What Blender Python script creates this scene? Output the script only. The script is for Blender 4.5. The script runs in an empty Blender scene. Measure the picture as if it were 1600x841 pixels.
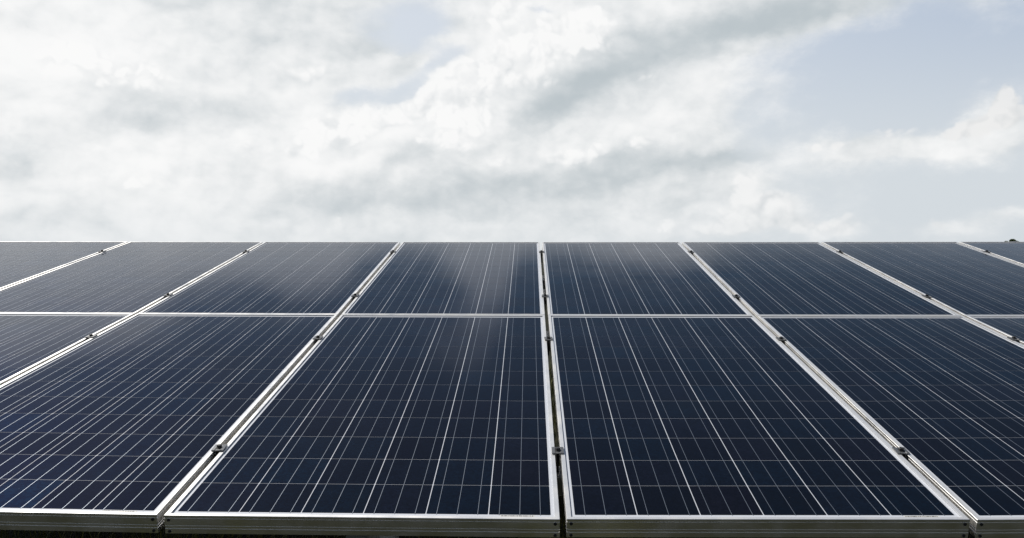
import bpy, bmesh, math, random
from mathutils import Vector, Matrix

random.seed(7)
S = bpy.context.scene
C = S.collection
R = math.radians

# ------------------------------------------------------------------ array geometry constants
TILT = R(10.6)              # slope of the panel table
BASE_Z = 0.80               # height of its lower edge
UX = Vector((1, 0, 0)); UV = Vector((0, math.cos(TILT), math.sin(TILT))); UN = Vector((0, -math.sin(TILT), math.cos(TILT)))
def P3(u, v, n):            # table coordinates (along, up the slope, off the surface) -> world
    return UX * u + UV * v + UN * n + Vector((0, 0, BASE_Z))

# ------------------------------------------------------------------ camera
FPX = 1272.5                # focal length in pixels of a 1600 wide frame
cam_d = bpy.data.cameras.new('camera'); cam = bpy.data.objects.new('camera', cam_d); C.objects.link(cam)
S.camera = cam
cam_d.sensor_fit = 'HORIZONTAL'; cam_d.sensor_width = 36; cam_d.lens = 36 * FPX / 1600
cam_d.clip_start = 0.02; cam_d.clip_end = 6000
pit, yaw, rol = -.2083, .0213, .0040
RZ = Matrix.Rotation(yaw, 3, 'Z') @ Matrix.Rotation(pit, 3, 'X') @ Matrix.Rotation(rol, 3, 'Y')
TB = Matrix((UX, UV, UN)).transposed()
RR = TB @ RZ
c_right, c_fwd, c_up = RR.col[0], RR.col[1], RR.col[2]
CAM = P3(-.0855, -1.8524, 1.0268)
m = Matrix.Identity(4)
for i in range(3):
    m[i][0] = c_right[i]; m[i][1] = c_up[i]; m[i][2] = -c_fwd[i]; m[i][3] = CAM[i]
cam.matrix_world = m
def sky_dir(x, y):          # direction in which a feature of the sky stands, read off the photograph
    return (c_fwd + c_right * ((x - 800) / FPX) - c_up * ((y - 420.5) / FPX)).normalized()

# ------------------------------------------------------------------ sun
SUN_AZ, SUN_EL = R(-50), R(50)      # azimuth counted from straight ahead (+Y), negative = left
sd = Vector((math.sin(SUN_AZ) * math.cos(SUN_EL), math.cos(SUN_AZ) * math.cos(SUN_EL), math.sin(SUN_EL)))
sl = bpy.data.lights.new('sun', 'SUN'); sun = bpy.data.objects.new('sun', sl); C.objects.link(sun)
sl.energy = 5.0; sl.angle = R(0.6); sl.color = (1, .965, .91)
sun.rotation_euler = sd.to_track_quat('Z', 'Y').to_euler()

S.view_settings.view_transform = 'Standard'; S.view_settings.look = 'None'
S.cycles.sample_clamp_indirect = 3.0; S.view_settings.exposure = 0; S.view_settings.gamma = 1

# ------------------------------------------------------------------ sky: Nishita air with procedural clouds
W = bpy.data.worlds.new('World'); S.world = W; W.use_nodes = True
nt = W.node_tree; nt.nodes.clear()
class G:                    # small helper to write node maths
    def __init__(s, nt): s.nt = nt
    def put(s, sock, v):
        if isinstance(v, bpy.types.NodeSocket): s.nt.links.new(v, sock)
        elif v is not None: sock.default_value = v
    def m(s, op, a, b=None, c=None, clamp=False):
        n = s.nt.nodes.new('ShaderNodeMath'); n.operation = op; n.use_clamp = clamp
        s.put(n.inputs[0], a); s.put(n.inputs[1], b)
        if c is not None: s.put(n.inputs[2], c)
        return n.outputs[0]
    def v(s, op, a, b=None, out=0):
        n = s.nt.nodes.new('ShaderNodeVectorMath'); n.operation = op
        s.put(n.inputs[0], a); s.put(n.inputs[1], b); return n.outputs[out]
    def scale(s, a, k):
        n = s.nt.nodes.new('ShaderNodeVectorMath'); n.operation = 'SCALE'; s.put(n.inputs[0], a); s.put(n.inputs['Scale'], k); return n.outputs[0]
    def dot(s, a, b): return s.v('DOT_PRODUCT', a, b, 'Value')
    def noise(s, vec, sc, det=6, rough=.55, dist=0, col=False, lac=2.0):
        n = s.nt.nodes.new('ShaderNodeTexNoise'); s.put(n.inputs['Vector'], vec); n.inputs['Scale'].default_value = sc
        n.inputs['Detail'].default_value = det; n.inputs['Roughness'].default_value = rough; n.inputs['Distortion'].default_value = dist
        n.inputs['Lacunarity'].default_value = lac
        return n.outputs['Color' if col else 'Fac']
    def ramp(s, x, a, b, lo=0., hi=1., smooth=True):
        n = s.nt.nodes.new('ShaderNodeMapRange'); n.interpolation_type = 'SMOOTHSTEP' if smooth else 'LINEAR'
        s.put(n.inputs[0], x); s.put(n.inputs[1], a); s.put(n.inputs[2], b); s.put(n.inputs[3], lo); s.put(n.inputs[4], hi)
        return n.outputs[0]
    def mix(s, f, a, b):
        n = s.nt.nodes.new('ShaderNodeMix'); n.data_type = 'RGBA'
        s.put(n.inputs[0], f); s.put(n.inputs[6], a); s.put(n.inputs[7], b); return n.outputs[2]
g = G(nt)
tc = nt.nodes.new('ShaderNodeTexCoord'); D = tc.outputs['Generated']
ns = g.v('MULTIPLY', D, (1, 1, 1.7))
warp = g.v('SUBTRACT', g.noise(ns, 4.5, 6, .66, col=True), (.5, .5, .5))
Dw = g.v('ADD', D, g.scale(warp, .085))          # warped direction for the cloud shapes
Ds = g.v('ADD', D, g.scale(warp, .05))
def blobs(vec, lst):
    tot = None
    for (x, y, sx, sy, rot, amp) in lst:
        c = sky_dir(x, y); e1 = (c_right - c * c.dot(c_right)).normalized(); e2 = c.cross(e1)
        if e2.dot(c_up) < 0: e2 = -e2
        a = R(rot); k1 = (e1 * math.cos(a) + e2 * math.sin(a)) * (FPX / sx); k2 = (-e1 * math.sin(a) + e2 * math.cos(a)) * (FPX / sy)
        rel = g.v('SUBTRACT', vec, tuple(c))
        p = g.dot(rel, tuple(k1)); q = g.dot(rel, tuple(k2))
        e = g.m('MULTIPLY_ADD', p, p, g.m('MULTIPLY', q, q))
        w = g.m('MULTIPLY', g.m('EXPONENT', g.m('MULTIPLY', e, -1.0)), amp)
        tot = w if tot is None else g.m('ADD', tot, w)
    return tot
sep = nt.nodes.new('ShaderNodeSeparateXYZ'); nt.links.new(D, sep.inputs[0])
z = sep.outputs[2]
COVER = [  # x, y, half-widths, rotation, weight: cloud bodies (+) and blue openings (-)
    (300, 120, 620, 420, 0, 1.0), (900, 150, 330, 170, 20, .9), (1130, 20, 330, 62, 11, 1.0), (980, 290, 200, 70, 0, .5),
    (1560, 185, 42, 34, 40, .75), (1470, 218, 110, 22, 10, .62), (1350, 232, 80, 18, 5, .5),
    (1150, 290, 60, 22, 10, .5), (1060, 350, 60, 18, 0, .75), (1145, 345, 50, 22, 0, .7), (1215, 330, 44, 17, 0, .75), (1305, 352, 44, 14, 0, .75),
    (1480, 358, 44, 12, 0, .6), (1575, 342, 40, 12, 0, .6), (1265, 30, 60, 26, 0, .3),
    (645, 45, 75, 45, 0, -.95), (560, 152, 46, 20, 5, -.95), (630, 150, 60, 20, 35, -.95), (715, 85, 70, 22, 20, -.75),
    (868, 12, 46, 14, 0, -1.0), (765, 172, 22, 10, 10, -.6), (600, 100, 60, 13, 6, .75), (690, 60, 40, 8, 15, .35), (690, 195, 16, 10, 0, -.5),
    (1400, 130, 260, 120, 0, -.60), (1450, 240, 170, 26, 4, .42), (1560, 150, 60, 60, 0, .3)]
cov = blobs(Dw, COVER)
fb = g.noise(ns, 7.0, 9, .6)                           # billows
fb2 = g.noise(g.v('ADD', ns, tuple(Vector((sd.x, sd.y, sd.z * 1.7)).normalized() * .035)), 7.0, 9, .6)   # the same a little nearer the sun
big = g.noise(g.v('ADD', ns, (3.1, 1.7, .4)), 2.2, 4, .55)
side = g.m('MULTIPLY', g.dot(D, (-.8, .45, 0)), .10)
low = g.ramp(z, .11, .0)
# overhead, beyond the frame, the same broken cloud goes on, thinning towards the zenith and the right
high = g.ramp(z, .29, .46)
cov = g.m('ADD', cov, g.m('MULTIPLY', g.m('SUBTRACT', fb, .5), 1.9))
cov = g.m('ADD', cov, g.m('MULTIPLY', g.m('SUBTRACT', big, .5), .9))
cov = g.m('ADD', cov, side)
cov = g.m('SUBTRACT', cov, g.m('MULTIPLY', high, 1.50))
def refl_dir(x, y):         # where the panel surface at that place of the photograph mirrors the sky
    d = sky_dir(x, y); return d - UN * 2 * d.dot(UN)
def rblobs(vec, lst):
    tot = None
    for (x, y, s1, s2, amp) in lst:
        c = refl_dir(x, y).normalized(); e1 = Vector((c.y, -c.x, 0)).normalized(); e2 = e1.cross(c)
        rel = g.v('SUBTRACT', vec, tuple(c)); p = g.dot(rel, tuple(e1 / s1)); q_ = g.dot(rel, tuple(e2 / s2))
        w = g.m('MULTIPLY', g.m('EXPONENT', g.m('MULTIPLY', g.m('MULTIPLY_ADD', p, p, g.m('MULTIPLY', q_, q_)), -1.0)), amp)
        tot = w if tot is None else g.m('ADD', tot, w)
    return tot
cov = g.m('ADD', cov, rblobs(Ds, [(10, 395, .14, .08, 1.8), (170, 430, .05, .08, 1.2), (475, 405, .06, .07, 1.35), (765, 425, .035, .09, 1.25), (690, 540, .08, .06, .95), (990, 390, .09, .04, 1.25), (60, 520, .10, .06, .7)]))
mask = g.ramp(cov, -.05, .80)
GREY = [
    (265, 188, 95, 24, 0, .55), (340, 170, 90, 16, -8, .2), (560, 308, 190, 30, 2, .44), (800, 288, 260, 36, 3, .52), (960, 255, 120, 34, 10, .26), (1180, 300, 160, 40, 0, .2), (600, 60, 110, 50, 0, .25),
    (860, 165, 70, 26, 35, .55), (960, 112, 130, 36, 22, .46), (1130, 50, 190, 36, 14, .50), (1320, 12, 170, 24, 10, .5),
    (0, 256, 34, 20, 0, .42), (450, 60, 150, 70, 0, .34), (290, 5, 60, 12, 0, .3), (450, 10, 90, 12, 0, .2), (395, 110, 60, 30, 0, .16),
    (1090, 245, 80, 14, 3, .42), (1165, 243, 40, 8, 0, .35), (505, 222, 60, 14, 5, .24), (400, 265, 60, 12, 0, .16), (90, 335, 100, 20, 0, .18),
    (640, 240, 60, 16, 0, .22), (20, 20, 40, 16, 0, .18), (1000, 230, 70, 22, 0, .2), (700, 330, 160, 14, 0, .18), (450, 352, 50, 14, 0, .12), (1465, 118, 26, 10, 5, .4)]
gr = blobs(Ds, GREY)
# crisp cauliflower heads standing in front of the soft cloud
def billow(vec, sc):        # rounded lobes with sharp creases between them: summed |noise|
    tot = None
    for k, (f, w_) in enumerate(((1, 1.0), (2.1, .55), (4.3, .30), (8.9, .17))):
        n_ = g.noise(g.v('ADD', vec, (k * 1.7, k * .9, k * 2.3)), sc * f, 0)
        t_ = g.m('MULTIPLY', g.m('ABSOLUTE', g.m('SUBTRACT', n_, .5)), w_ * 2.4)
        tot = t_ if tot is None else g.m('ADD', tot, t_)
    return tot              # about 0 in the creases, 1 and more on the lobes
Dp = g.v('ADD', D, g.scale(warp, .03))
sun_t = (sd - c_fwd * sd.dot(c_fwd)).normalized()
vd = billow(Dp, 11); vd2 = billow(g.v('ADD', Dp, tuple(sun_t * .010)), 11)
Dq = g.v('ADD', ns, g.scale(warp, .06))
vL = billow(Dq, 4.6); vL2 = billow(g.v('ADD', Dq, tuple(sun_t * .022)), 4.6)
puff = g.m('ADD', g.m('MULTIPLY', g.m('SUBTRACT', vL2, vL), .55), g.m('ADD', g.m('MULTIPLY', g.m('SUBTRACT', fb2, fb), .9), g.m('MULTIPLY', g.m('SUBTRACT', vd2, vd), .15)))         # sides turned from the sun are darker
gtot = g.m('ADD', g.m('MULTIPLY', gr, .95), g.m('ADD', g.m('MULTIPLY', g.m('SUBTRACT', big, .52), .55), puff))
gtot = g.m('ADD', gtot, g.m('MULTIPLY', g.m('SUBTRACT', fb, .5), -.25))
leftness = g.ramp(g.dot(D, (-.85, .5, .1)), -.25, .85)         # nearer the sun the cloud is whiter
gtot = g.m('SUBTRACT', gtot, g.m('MULTIPLY', leftness, .16))
gtot = g.m('ADD', gtot, g.m('MULTIPLY', g.m('SUBTRACT', vd, .45), -.17))
gtot = g.m('ADD', gtot, g.m('MULTIPLY', low, .12))
gtot = g.m('MULTIPLY', g.m('ADD', gtot, .42), .86)
gtot = g.ramp(gtot, -.10, 1.15)
cloud = g.mix(gtot, (.96, .96, .957, 1), (.50, .555, .585, 1))
nish = nt.nodes.new('ShaderNodeTexSky'); nish.sky_type = 'NISHITA'; nish.sun_disc = False
nish.sun_elevation = SUN_EL; nish.sun_rotation = SUN_AZ; nish.air_density = 1.0; nish.dust_density = .7; nish.ozone_density = 1.0
STR = .05
veil = g.mix(g.ramp(g.dot(D, (-.85, .5, .1)), -.2, .75), (.53 / STR, .62 / STR, .76 / STR, 1), (.80 / STR, .85 / STR, .915 / STR, 1))
air = g.mix(g.ramp(z, .27, .39, .80, .04), nish.outputs[0], veil)   # thin white veil over the blue
hz = g.ramp(z, .28, .07)                                       # haze towards the horizon
air = g.mix(g.m('MULTIPLY', hz, .85), air, (.68 / STR, .725 / STR, .755 / STR, 1))
cl = g.scale(g.mix(g.m('MULTIPLY', high, .7), cloud, (.74, .79, .98, 1)), 1 / STR)   # blue tint added to unseen high cloud to cool the panel reflections
mask = g.m('MULTIPLY', mask, g.ramp(z, -.02, .09, .55, 1.0))
mask = g.m('MULTIPLY', mask, g.m('MULTIPLY_ADD', high, -.45, .96))
base_sky = g.mix(mask, air, cl)
PUFF = [(760, 128, 75, 34, 25, 1), (850, 75, 75, 42, 30, 1), (905, 45, 60, 30, 10, .9), (690, 150, 46, 26, 40, 1), (640, 175, 40, 18, 30, .9), (545, 190, 60, 22, 10, .9), (500, 215, 50, 20, 0, .7),
        (740, 190, 60, 30, 0, .85), (790, 12, 50, 22, 35, 1), (1005, 125, 30, 10, 12, .6), (1572, 152, 16, 24, 0, 1.0), (1590, 185, 30, 20, 0, .8), (1530, 188, 34, 18, 20, .95), (1475, 208, 40, 13, 12, .75), (1425, 200, 22, 10, 0, .5),
        (1375, 208, 34, 16, 0, .85), (1318, 224, 22, 9, 8, .6), (1272, 232, 12, 8, 0, .5), (1215, 325, 34, 20, 0, .9), (1150, 340, 26, 22, 0, .8), (1190, 352, 60, 14, 0, .85), (1305, 352, 40, 18, 0, .9), (1245, 345, 22, 10, 0, .7),
        (1045, 345, 34, 16, 10, .8), (1100, 358, 50, 12, 0, .7), (1570, 342, 26, 12, 0, .75), (1470, 355, 34, 16, 0, .7), (1160, 285, 22, 18, 60, .6), (520, 350, 20, 16, 60, .5), (350, 165, 60, 9, -14, .5), (250, 60, 50, 26, 10, .6), (700, 225, 60, 12, 0, .6), (540, 268, 60, 14, 15, .6), (960, 225, 60, 16, 15, .55), (90, 85, 70, 26, 5, .7), (225, 120, 60, 22, 12, .75), (50, 205, 60, 18, 0, .6), (420, 235, 60, 15, 0, .65), (170, 290, 70, 14, 0, .55), (900, 245, 60, 14, 10, .6), (1105, 135, 34, 14, 10, .65), (470, 120, 44, 14, 10, .6), (760, 250, 60, 10, 0, .5)]
pb = blobs(Dp, PUFF)
pd = g.m('ADD', pb, g.m('MULTIPLY_ADD', vd, 1.15, -.62))
pmask = g.m('MULTIPLY', g.m('MULTIPLY', g.ramp(pd, .36, .74), g.ramp(pb, .10, .32)), g.ramp(z, .0, .12, .45, .85))
psh = g.m('ADD', g.m('MULTIPLY', g.m('SUBTRACT', vd2, vd), 1.1), g.ramp(pd, 1.1, .45, .0, .22), clamp=True)
pcol = g.scale(g.mix(g.m('MULTIPLY', psh, 1.0, clamp=True), (.96, .96, .957, 1), (.60, .64, .67, 1)), 1 / STR)
rightdim = g.ramp(g.dot(D, (.85, .5, 0)), .55, 1.0, 1.0, .84)
pcol = g.scale(pcol, rightdim)
bg = nt.nodes.new('ShaderNodeBackground'); bg.inputs[1].default_value = STR
nt.links.new(g.mix(pmask, base_sky, pcol), bg.inputs[0])
wo = nt.nodes.new('ShaderNodeOutputWorld'); nt.links.new(bg.outputs[0], wo.inputs[0])

# ------------------------------------------------------------------ materials
def mat(name, base=(.5, .5, .5), rough=.5, metal=0., coat=0., coat_rough=.1, coat_ior=1.5, spec=.5):
    m = bpy.data.materials.new(name); m.use_nodes = True
    b = m.node_tree.nodes['Principled BSDF']
    b.inputs['Base Color'].default_value = (*base, 1); b.inputs['Roughness'].default_value = rough
    b.inputs['Metallic'].default_value = metal; b.inputs['Coat Weight'].default_value = coat
    b.inputs['Coat Roughness'].default_value = coat_rough; b.inputs['Coat IOR'].default_value = coat_ior
    b.inputs['Specular IOR Level'].default_value = spec
    return m, b, G(m.node_tree)
GLASS = dict(coat=1.0, coat_rough=.09, coat_ior=1.235)      # every layer lies under the same textured solar glass

m_cell, b, q = mat('silicon_cell', rough=.34, spec=0, metal=.40, **GLASS)     # silicon under its blue anti-reflection film
b.inputs['Specular Tint'].default_value = (.12, .42, .60, 1)
n = q.nt.nodes
oi = n.new('ShaderNodeObjectInfo'); tcc = n.new('ShaderNodeTexCoord'); geo = n.new('ShaderNodeNewGeometry')
wn = n.new('ShaderNodeTexWhiteNoise'); wn.noise_dimensions = '1D'; q.nt.links.new(oi.outputs['Random'], wn.inputs['W'])
tint = q.mix(oi.outputs['Random'], (.0007, .0040, .0085, 1), (.0026, .0025, .0048, 1))
off = q.v('ADD', tcc.outputs['Object'], q.scale(wn.outputs['Color'], 13.))
vo = n.new('ShaderNodeTexVoronoi'); vo.inputs['Scale'].default_value = 150; q.nt.links.new(off, vo.inputs['Vector'])
sepv = n.new('ShaderNodeSeparateColor'); q.nt.links.new(vo.outputs['Color'], sepv.inputs[0])
grain = q.m('MULTIPLY_ADD', sepv.outputs[0], .9, .55)
dustn = q.noise(geo.outputs['Position'], 3.0, 8, .65)
patch = q.m('MULTIPLY_ADD', q.noise(off, 14, 3, .5), 1.0, .5)
lvl = q.m('MULTIPLY', q.m('MULTIPLY', grain, patch), q.m('MULTIPLY_ADD', wn.outputs['Value'], .9, .6))
col = q.v('MULTIPLY', tint, q.scale((1, 1, 1), lvl))
# fine screen-printed silver fingers across each cell
sx = n.new('ShaderNodeSeparateXYZ'); q.nt.links.new(tcc.outputs['Object'], sx.inputs[0])
fing = q.ramp(q.m('ABSOLUTE', q.m('SUBTRACT', q.m('FRACT', q.m('MULTIPLY', sx.outputs[1], 1 / .0024)), .5)), .035, .06, .20, 0.)
col = q.mix(fing, col, (.045, .055, .075, 1))
speck = q.ramp(q.noise(geo.outputs['Position'], 120, 2, .5), .79, .82, 0, .25)
film = q.m('ADD', q.ramp(dustn, .45, .75, .0, .004), speck)
col = q.mix(film, col, (.40, .38, .34, 1))
q.nt.links.new(col, b.inputs['Base Color'])
q.nt.links.new(q.ramp(dustn, .3, .7, .06, .11), b.inputs['Coat Roughness'])

m_back, b, q = mat('white_backsheet', (.52, .54, .58), .6, **GLASS)
m_rib, b, q = mat('silver_ribbon', (.25, .28, .32), .42, metal=.8, **GLASS)
def alu(name, base, rough, metal):
    m, b, q = mat(name, base, rough, metal)
    n = q.nt.nodes; geo = n.new('ShaderNodeNewGeometry')
    nz = q.noise(geo.outputs['Position'], 9, 7, .65)
    st = q.noise(q.v('MULTIPLY', geo.outputs['Position'], (300, 12, 300)), 1, 3, .6)
    f = q.m('ADD', q.ramp(nz, .35, .75, 0, .28), q.m('MULTIPLY', st, .10))
    q.nt.links.new(q.mix(f, (*base, 1), (base[0] * .62, base[1] * .57, base[2] * .48, 1)), b.inputs['Base Color'])
    q.nt.links.new(q.ramp(nz, .3, .7, rough - .05, rough + .12), b.inputs['Roughness'])
    # light built into the material: less metallic upward faces look sunlit, walls look shaded
    sn = n.new('ShaderNodeSeparateXYZ'); q.nt.links.new(geo.outputs['Normal'], sn.inputs[0])
    q.nt.links.new(q.ramp(sn.outputs[2], .5, .8, 1.0 if metal > .85 else metal, metal * .72), b.inputs['Metallic'])
    return m
m_alu = alu('anodised_aluminium', (.93, .925, .91), .33, .88)
m_zinc = alu('galvanised_steel', (.46, .47, .47), .5, .5)
m_clamp = alu('clamp_metal', (.16, .165, .17), .38, .8)
m_bolt = alu('bolt_steel', (.05, .05, .05), .45, .7)
m_black, b, q = mat('black_rubber', (.012, .012, .012), .7)
m_rust, b, q = mat('dirt_stain', (.16, .09, .045), .9)
m_label, b, q = mat('label_paper', (.55, .54, .50), .6, **GLASS)
m_ink, b, q = mat('label_ink', (.02, .02, .02), .6, **GLASS)

# ------------------------------------------------------------------ helpers
def meta(o, label=None, cat=None, group=None, kind=None):
    if label: o['label'] = label
    if cat: o['category'] = cat
    if group: o['group'] = group
    if kind: o['kind'] = kind
    return o
def link(name, me, mt=None, parent=None):
    if mt and not me.materials: me.materials.append(mt)
    o = bpy.data.objects.new(name, me); C.objects.link(o)
    if parent: o.parent = parent
    return o
def empty(name, M):
    o = bpy.data.objects.new(name, None); C.objects.link(o); o.empty_display_size = .1; o.matrix_world = M; return o
def pydata(name, vs, fs, smooth=False):
    me = bpy.data.meshes.new(name); me.from_pydata([tuple(v) for v in vs], [], fs); me.update()
    if smooth:
        for p in me.polygons: p.use_smooth = True
    return me
def box_vf(x0, x1, y0, y1, z0, z1):
    v = [(x0, y0, z0), (x1, y0, z0), (x1, y1, z0), (x0, y1, z0), (x0, y0, z1), (x1, y0, z1), (x1, y1, z1), (x0, y1, z1)]
    return v, [(0, 3, 2, 1), (4, 5, 6, 7), (0, 1, 5, 4), (1, 2, 6, 5), (2, 3, 7, 6), (3, 0, 4, 7)]

# ------------------------------------------------------------------ solar panels
PL, GV, CELL = 1.972, .0050, .1594
BW = {-4: -3.974, -3: -3.0058, -2: -2.015, -1: -1.0102, 0: 0.0, 1: 1.0069, 2: 2.0019, 3: 2.9764, 4: 3.9217}     # seams between the columns
def sag(u, lv):             # the table is not perfectly flat: its lower edge lifts to the sides, the middle joint sits low
    return (.0050 * u * u + .0013 * u, -.0094 + .0004 * u * u - .0009 * u, .0002 * u * u - .0003 * u)[lv]
def seam_gap(b): return .0175 if b == 0 else .0180
class Slab:                 # one panel's own coordinates: a across, b up the slope, n off the lip
    def __init__(s, row, j):
        s.u0 = BW[j] + seam_gap(j) / 2; s.u1 = BW[j + 1] - seam_gap(j + 1) / 2
        s.W = s.u1 - s.u0; s.v0 = row * (PL + GV); s.row = row
        s.h = [[sag(s.u0, row), sag(s.u1, row)], [sag(s.u0, row + 1), sag(s.u1, row + 1)]]
        r = random.Random(row * 31 + j)
        s.k = .0012 * (r.random() - .5)
    def at(s, a, b, n=0.):
        x, y = a / s.W, b / PL
        h = (s.h[0][0] * (1 - x) + s.h[0][1] * x) * (1 - y) + (s.h[1][0] * (1 - x) + s.h[1][1] * x) * y
        return P3(s.u0 + a, s.v0 + b, h + n + s.k)
    def frame_at(s, a, b, n=0.):
        e = .02
        x = (s.at(a + e, b, n) - s.at(a - e, b, n)).normalized(); y = (s.at(a, b + e, n) - s.at(a, b - e, n)).normalized()
        zz = x.cross(y).normalized(); y = zz.cross(x)
        M = Matrix.Identity(4); p = s.at(a, b, n)
        for i in range(3): M[i][0] = x[i]; M[i][1] = y[i]; M[i][2] = zz[i]; M[i][3] = p[i]
        return M
LIP, FH = .0115, .050
BAR_T = .0016
# cell: a thin tile with clipped corners
cs = .1560; hc = cs / 2; ch = .0016
outline = [(-hc + ch, -hc), (hc - ch, -hc), (hc, -hc + ch), (hc, hc - ch), (hc - ch, hc), (-hc + ch, hc), (-hc, hc - ch), (-hc, -hc + ch)]
cv = [(x, y, 0) for x, y in outline] + [(x, y, -.0006) for x, y in outline]
cell_me = pydata('solar_cell', cv, [tuple(range(8))] + [(i, i + 8, (i + 1) % 8 + 8, (i + 1) % 8) for i in range(8)])
cell_me.materials.append(m_cell)
rv, rf = box_vf(-.00062, .00062, -.5, .5, -.0002, .00035)
rib_me = pydata('busbar_ribbon', rv, rf); rib_me.materials.append(m_rib)
scv = [(math.cos(t) * .0042, 0, math.sin(t) * .0042) for t in [k * math.tau / 10 for k in range(10)]]
scv2 = [(x, -.0016, zz) for x, y, zz in scv] + [(x * .5, -.0016, zz * .5) for x, y, zz in scv] + [(x * .5, -.0002, zz * .5) for x, y, zz in scv]
sf = []
for k in range(10):
    k2 = (k + 1) % 10
    sf += [(k, k2, 10 + k2, 10 + k), (10 + k, 10 + k2, 20 + k2, 20 + k), (20 + k, 20 + k2, 30 + k2, 30 + k)]
sf.append(tuple(range(30, 40)))
screw_me = pydata('frame_screw', scv + scv2, sf); screw_me.materials.append(m_black)

def sweep(name, sl, prof, p0, p1, inv, segs=1):
    """extrude a closed profile [(inset, n)] along an edge of the panel; ends mitred by the inset"""
    (a0, b0, da0, db0), (a1, b1, da1, db1) = p0, p1
    vs, fs, k = [], [], len(prof)
    for s_ in range(segs + 1):
        t = s_ / segs
        for ins, n in prof:
            A = (a0 + da0 * ins) * (1 - t) + (a1 + da1 * ins) * t; B = (b0 + db0 * ins) * (1 - t) + (b1 + db1 * ins) * t
            vs.append(inv @ sl.at(A, B, n))
    for s_ in range(segs):
        for i in range(k):
            i2 = (i + 1) % k; fs.append((s_ * k + i, s_ * k + i2, (s_ + 1) * k + i2, (s_ + 1) * k + i))
    fs += [tuple(range(k - 1, -1, -1)), tuple(range(segs * k, segs * k + k))]
    me = pydata(name, vs, fs)
    bm = bmesh.new(); bm.from_mesh(me); bmesh.ops.recalc_face_normals(bm, faces=bm.faces); bm.to_mesh(me); bm.free()
    return me
# outer wall carries two shallow grooves; lip on top, foot flange below
PROF = [(.0006, 0), (LIP, 0), (LIP, -.0022), (.0035, -.0075), (.0030, -FH + .0015), (.022, -FH + .0015), (.022, -FH), (.0004, -FH),
        (0, -FH + .0006), (0, -.0365), (.0012, -.0358), (.0012, -.0338), (0, -.0330), (0, -.0285), (.0008, -.0280), (.0008, -.0265), (0, -.0260),
        (0, -.0085), (.0009, -.0080), (.0009, -.0068), (0, -.0062), (0, -.0006)]
NAMES = {}
def panel(row, j, label):
    sl = Slab(row, j); W_ = sl.W; fx = W_ / .992
    M = sl.frame_at(W_ / 2, 0, -FH); root = empty('solar_panel', M); inv = M.inverted()
    meta(root, label, 'solar panel', 'solar panels bolted side by side on the array')
    # frame rails
    c00, c10, c11, c01 = (0, 0, 1, 1), (W_, 0, -1, 1), (W_, PL, -1, -1), (0, PL, 1, -1)
    for p0, p1 in ((c00, c10), (c10, c11), (c11, c01), (c01, c00)):
        link('frame_rail', sweep('frame_rail', sl, PROF, p0, p1, inv), m_alu, root)
    # backsheet with its glass
    e = .004
    vs = [inv @ sl.at(e + (W_ - 2 * e) * i / 6, e + (PL - 2 * e) * k / 12, n_) for n_ in (-.0052, -.0070) for k in range(13) for i in range(7)]
    fs = [(k * 7 + i, k * 7 + i + 1, k * 7 + i + 8, k * 7 + i + 7) for k in range(12) for i in range(6)]
    fs += [tuple(91 + x for x in f[::-1]) for f in fs]
    link('backsheet', pydata('backsheet', vs, fs), m_back, root)
    px = .15850 * fx; mx = (W_ - 6 * px) / 2; my = (PL - 12 * CELL) / 2
    for c in range(6):
        for r in range(12):
            o = link('solar_cell', cell_me, None, root)
            Mc = sl.frame_at(mx + (c + .5) * px, my + (r + .5) * CELL, -.0048)
            o.matrix_local = inv @ Mc @ Matrix.Diagonal((fx * px / fx / .15850, 1.0100, 1, 1))
        for k in (-1, 0, 1):
            a = mx + (c + .5) * px + k * .052 * fx
            o = link('busbar_ribbon', rib_me, None, root)
            o.matrix_local = inv @ sl.frame_at(a, PL / 2, -.0046) @ Matrix.Diagonal((1, PL - 2 * my + .004, 1, 1))
    # cross ribbons that join the strings under the top and bottom margins
    if row == 0:
        for a in (.011, W_ - .011):
            o = link('frame_screw', screw_me, None, root); o.matrix_local = inv @ sl.frame_at(a, 0.0, -.0125)
            o = link('frame_screw', screw_me, None, root); o.matrix_local = inv @ sl.frame_at(a, 0.0, -.0435)
    # bar-code label laminated in the lower margin near the right corner
    a0, a1, b0, b1 = W_ - .150, W_ - .062, .0205, .0275
    def flat(aa, bb, ca, cb, n_): return [inv @ sl.at(x, y, n_) for x, y in ((aa, bb), (ca, bb), (ca, cb), (aa, cb))]
    lab = link('serial_label', pydata('serial_label', flat(a0, b0, a1, b1, -.0049), [(0, 1, 2, 3)]), m_label, root)
    vs, fs = [], []; rr = random.Random(j * 7 + row); x = a0 + .004
    while x < a1 - .006:
        w = rr.choice((.0012, .0020, .0030)); vs += flat(x, b0 + .0016, x + w, b1 - .0014, -.0047); fs.append(tuple(range(len(vs) - 4, len(vs)))); x += w + rr.choice((.0008, .0014, .0022))
    link('bar_code', pydata('bar_code', vs, fs), m_ink, root).parent = lab
    return root

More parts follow.
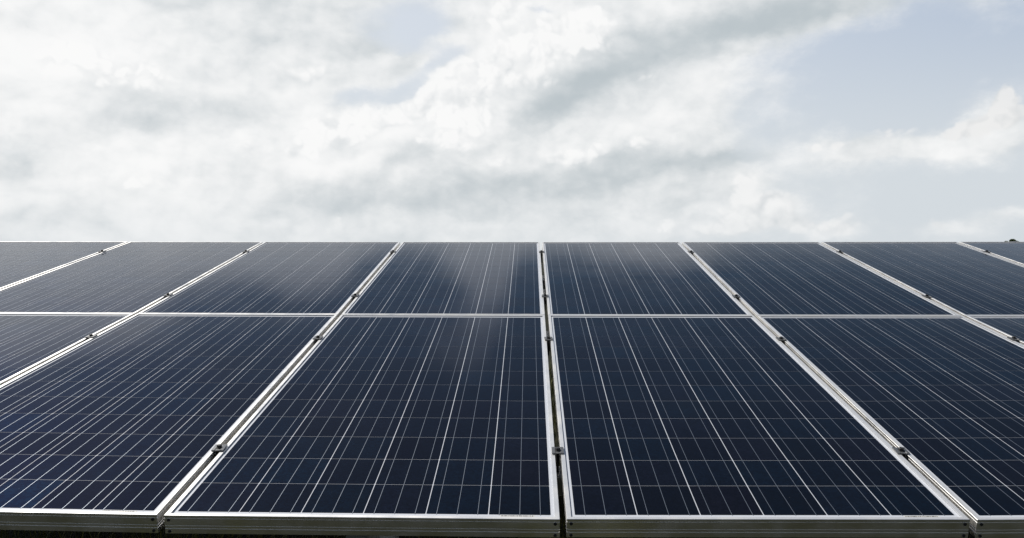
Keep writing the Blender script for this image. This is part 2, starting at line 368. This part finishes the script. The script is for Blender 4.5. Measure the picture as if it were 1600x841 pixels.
LOW = {-3: 'small lower-row solar panel corner at the left frame edge, just under the middle joint',
       -2: 'lower-row solar panel in the bottom left corner, with thin pale grid lines',
       -1: 'large lower-row solar panel directly left of the open black centre gap',
       0: 'large dark lower-row solar panel directly right of the open black centre gap',
       1: 'very dark lower-row solar panel cut off by the bottom right corner of the photo',
       2: 'small lower-row solar panel wedge at the right frame edge under the middle joint'}
UP = {-4: 'hazy grey-blue upper-row solar panel at the far left, mirroring bright sky',
      -3: 'upper-row solar panel second from the left, between the two leftmost seams',
      -2: 'upper-row solar panel third from the left, with a purplish cloud reflection',
      -1: 'upper-row solar panel directly left of the centre gap',
      0: 'upper-row solar panel directly right of the centre gap',
      1: 'upper-row solar panel second to the right of the centre gap',
      2: 'upper-row dark navy solar panel third to the right of the centre gap',
      3: 'cropped upper-row solar panel at far right, directly below the distant tree tip'}
for j, lb in LOW.items(): panel(0, j, lb)
for j, lb in UP.items(): panel(1, j, lb)

# ------------------------------------------------------------------ mid clamps with bolts
def gridmesh(name, fn):
    bm = bmesh.new(); fn(bm); bmesh.ops.recalc_face_normals(bm, faces=bm.faces); me = bpy.data.meshes.new(name); bm.to_mesh(me); bm.free(); return me
def clamp_plate(bm):        # hat profile: two ears on the lips, a shallow web dipping into the gap
    prof = [(-.0175, .0006), (-.0175, .0040), (-.0085, .0044), (-.0070, .0030), (.0070, .0030), (.0085, .0044), (.0175, .0040), (.0175, .0006), (.0068, .0004), (.0055, -.020), (.0040, -.020), (.0048, 0.0002), (-.0048, .0002), (-.0040, -.020), (-.0055, -.020), (-.0068, .0004)]
    n = len(prof); A = [bm.verts.new((x, -.021, zz)) for x, zz in prof]; B = [bm.verts.new((x, .021, zz)) for x, zz in prof]
    for i in range(n): bm.faces.new((A[i], A[(i + 1) % n], B[(i + 1) % n], B[i]))
    bm.faces.new(A); bm.faces.new(B[::-1])
def clamp_bolt(bm):         # hexagon head on a washer with its shaft going down through the gap
    def cyl(r, z0, z1, k, ch=0.):
        rings = [(r, z0), (r, z1 - ch)] + ([(r - ch, z1)] if ch else [])
        L = [[bm.verts.new((rr * math.cos(math.tau * i / k), rr * math.sin(math.tau * i / k), zz)) for i in range(k)] for rr, zz in rings]
        for a, b_ in zip(L, L[1:]):
            for i in range(k): bm.faces.new((a[i], a[(i + 1) % k], b_[(i + 1) % k], b_[i]))
        bm.faces.new(L[0][::-1]); bm.faces.new(L[-1])
    cyl(.0095, .0031, .0046, 16); cyl(.0072, .0047, .0118, 6, .0012); cyl(.0036, -.075, .0030, 8)
plate_me = gridmesh('clamp_plate', clamp_plate); plate_me.materials.append(m_clamp)
bolt_me = gridmesh('clamp_bolt', clamp_bolt); bolt_me.materials.append(m_bolt)
SEAM = {-3: 'leftmost seam', -2: 'second seam from left', -1: 'seam left of centre gap', 0: 'open black centre gap',
        1: 'first seam right of centre', 2: 'second seam right of centre', 3: 'rightmost seam'}
def clamp(bd, row, b_, word, rz):
    s0, s1 = Slab(row, bd - 1), Slab(row, bd)
    a = s0.at(s0.W, b_, 0); c_ = s1.at(0, b_, 0); M = s1.frame_at(0, b_)
    p = (a + c_) / 2
    for i in range(3): M[i][3] = p[i] + (.0007 * UN)[i]
    root = empty('mid_clamp', M @ Matrix.Rotation(rz, 4, 'Z'))
    meta(root, word, 'clamp', 'mid clamps holding the panel frames down')
    link('clamp_plate', plate_me, None, root); o = link('clamp_bolt', bolt_me, None, root); o.rotation_euler.z = rz * 7
rr = random.Random(3)
for bd in range(-3, 4):
    for row, b_, w in ((1, 1.590, 'dark clamp nearest the array top edge, on ' + SEAM[bd]), (1, .365, 'dark clamp just above the middle joint, on ' + SEAM[bd])):
        if (row, bd, b_) in ((1, -3, .365), (1, 3, .365)): continue
        clamp(bd, row, b_, w, rr.uniform(-.06, .06))
    if bd in (-2, -1, 0, 1, 2):
        clamp(bd, 0, 1.560, 'dark clamp just below the middle joint, on ' + SEAM[bd], rr.uniform(-.06, .06))
    if bd in (-1, 0, 1):
        clamp(bd, 0, .400, 'dark clamp nearest the front edge, on ' + SEAM[bd], rr.uniform(-.06, .06))

# ------------------------------------------------------------------ mounting structure beneath
Mr = Matrix.Translation((0, 0, 0)); frame_root = empty('mounting_frame', Mr)
meta(frame_root, 'galvanised steel mounting frame glimpsed through the gaps under the panels', 'mounting frame')
def beam(name, u0, u1, v0, v1, n0, n1, mt, kind='u'):
    vs, fs = [], []
    seg = 8 if kind == 'u' else 2
    for i in range(seg + 1):
        t = i / seg; u = u0 + (u1 - u0) * t if kind == 'u' else None
        if kind == 'u':
            off = sag(u, 1) * .5 + .5 * (sag(u, 0) if v0 < 1.5 else sag(u, 2)) - .009
            vs += [P3(u, v0, off + n0), P3(u, v1, off + n0), P3(u, v1, off + n1), P3(u, v0, off + n1)]
        else:
            v = v0 + (v1 - v0) * t
            vs += [P3(u0, v, n0), P3(u1, v, n0), P3(u1, v, n1), P3(u0, v, n1)]
    for i in range(seg):
        for k in range(4): k2 = (k + 1) % 4; fs.append((i * 4 + k, i * 4 + k2, (i + 1) * 4 + k2, (i + 1) * 4 + k))
    fs += [(3, 2, 1, 0), tuple(seg * 4 + k for k in range(4))]
    me = pydata(name, vs, fs); bm = bmesh.new(); bm.from_mesh(me); bmesh.ops.recalc_face_normals(bm, faces=bm.faces); bm.to_mesh(me); bm.free()
    return link(name, me, mt, frame_root)
for v0, v1 in ((.36, .44), (1.76, 1.90), (2.62, 2.76), (3.00, 3.14)):
    beam('purlin', -3.9, 3.85, v0, v1, -.112, -.054, m_zinc)
for u in (-2.6, -.55, 1.45, 3.3):
    beam('rafter', u - .03, u + .03, .12, 3.86, -.225, -.135, m_zinc, 'v')
    for v in (.55, 3.2):
        top = P3(u, v, -.226); vs, fs = box_vf(u - .04, u + .04, top.y - .04, top.y + .04, -.05, top.z - .012)
        link('post', pydata('post', vs, fs), m_zinc, frame_root)

# ------------------------------------------------------------------ ground, grass, tree
def ground_mat(name, c1, c2, sc):
    m, b, q = mat(name, c1, .95, spec=.1)
    geo = q.nt.nodes.new('ShaderNodeNewGeometry'); nz = q.noise(geo.outputs['Position'], sc, 10, .65)
    q.nt.links.new(q.mix(q.ramp(nz, .35, .65), (*c1, 1), (*c2, 1)), b.inputs['Base Color'])
    return m
m_ground = ground_mat('grassy_soil', (.008, .010, .004), (.020, .019, .009), 3)
gv = [(-1200, -300, 0), (1200, -300, 0), (1200, 2500, 0), (-1200, 2500, 0)]
meta(link('ground', pydata('ground', gv, [(0, 1, 2, 3)]), m_ground), kind='structure')
m_grass, b, q = mat('grass_blade', (.07, .085, .02), .7, spec=.2)
oi = q.nt.nodes.new('ShaderNodeNewGeometry')
q.nt.links.new(q.mix(q.ramp(q.noise(oi.outputs['Position'], 26, 3, .6), .35, .65), (.022, .036, .008, 1), (.11, .10, .025, 1)), b.inputs['Base Color'])
def blades(name, spots, label=None):
    vs, fs = [], []
    for x, y, h, w, *bf in spots:
        a = random.uniform(0, math.tau); lx, ly = math.cos(a), math.sin(a); bend = (bf[0] if bf else random.uniform(.15, .6)) * h; px_, py_ = -ly * w, lx * w
        base = len(vs)
        for t in (0, .5, .85):
            k = 1 - t * .55; cx, cy = x + lx * bend * t * t, y + ly * bend * t * t
            vs += [(cx - px_ * k, cy - py_ * k, h * t), (cx + px_ * k, cy + py_ * k, h * t)]
        vs.append((x + lx * bend, y + ly * bend, h))
        fs += [(base, base + 1, base + 3, base + 2), (base + 2, base + 3, base + 5, base + 4), (base + 4, base + 5, base + 6)]
    return link(name, pydata(name, vs, fs), m_grass)
sp = []
for _ in range(26000):
    x, y = random.uniform(-4.5, 4.5), random.uniform(-.6, 7.5)
    sp.append((x, y, random.uniform(.06, .24), random.uniform(.002, .005)))
for _ in range(1600):       # taller tufts that have grown up by the seams at the front edge
    cx = random.choice((0.0, .01, -1.0)); sp.append((cx + random.gauss(0, .05), random.uniform(.0, .35), random.uniform(.35, .74), random.uniform(.002, .005)))
for _ in range(90):         # tips that poke up between the frames
    cx = random.choice((0.0, 0.0, -1.0102)); sp.append((cx + random.gauss(.001, .004), random.uniform(-.02, .12), random.uniform(.66, .80), random.uniform(.0012, .0026), random.uniform(0, .02)))
meta(blades('grass', sp), kind='stuff', label='rough grass growing under the solar array')

m_bark, b, q = mat('bark', (.09, .07, .05), .9)
m_leaf, b, q = mat('tree_leaves', (.035, .055, .02), .7, spec=.2)
q.nt.links.new(q.mix(q.nt.nodes.new('ShaderNodeNewGeometry').outputs['Random Per Island'], (.025, .045, .015, 1), (.06, .085, .03, 1)), b.inputs['Base Color'])
def tree(dist, xpx, htop, lobes, label):
    d = sky_dir(xpx, 392); base = Vector((CAM.x + d.x / d.y * dist, CAM.y + dist, 0))
    root = empty('distant_tree', Matrix.Translation(base)); meta(root, label, 'tree')
    vs, fs = [], []
    def limb(p, q_, r0, r1):
        ax = (q_ - p).normalized(); s_ = ax.orthogonal().normalized(); t_ = ax.cross(s_); b0 = len(vs)
        for c_, r_ in ((p, r0), (q_, r1)):
            for k in range(7): vs.append(c_ + s_ * math.cos(k * math.tau / 7) * r_ + t_ * math.sin(k * math.tau / 7) * r_)
        for k in range(7): fs.append((b0 + k, b0 + (k + 1) % 7, b0 + 7 + (k + 1) % 7, b0 + 7 + k))
    limb(Vector((0, 0, -.1)), Vector((0, 0, htop * .5)), .22, .13)
    for lx, lz, r_ in lobes: limb(Vector((0, 0, htop * .45)), Vector((lx, 0, lz)), .09, .03)
    link('trunk', pydata('trunk', vs, fs), m_bark, root)
    vs, fs = [], []; r = random.Random(5)
    for lx, lz, rad in lobes:
        for _ in range(420):
            v = Vector((r.gauss(0, 1), r.gauss(0, 1), r.gauss(0, 1))).normalized() * rad * r.random() ** .4; v.z *= .75
            c_ = Vector((lx, 0, lz)) + v; u = Vector((r.gauss(0, 1), r.gauss(0, 1), r.gauss(0, 1))).normalized(); w = u.orthogonal().normalized()
            s_ = r.uniform(.04, .11); i = len(vs); vs += [c_ - u * s_, c_ + w * s_ * .6, c_ + u * s_, c_ - w * s_ * .6]; fs.append((i, i + 1, i + 2, i + 3))
    link('crown', pydata('crown', vs, fs), m_leaf, root)
# the tip of a tree just shows over the table's upper edge at the far right
tree(90, 1581, 2.75, [(0.05, 2.45, .32), (-.62, 2.25, .26), (.52, 2.27, .25), (0, 1.9, .75), (-.3, 1.6, .6), (.5, 1.5, .6)], 'tip of a distant dark tree above the upper edge of the array at far right')
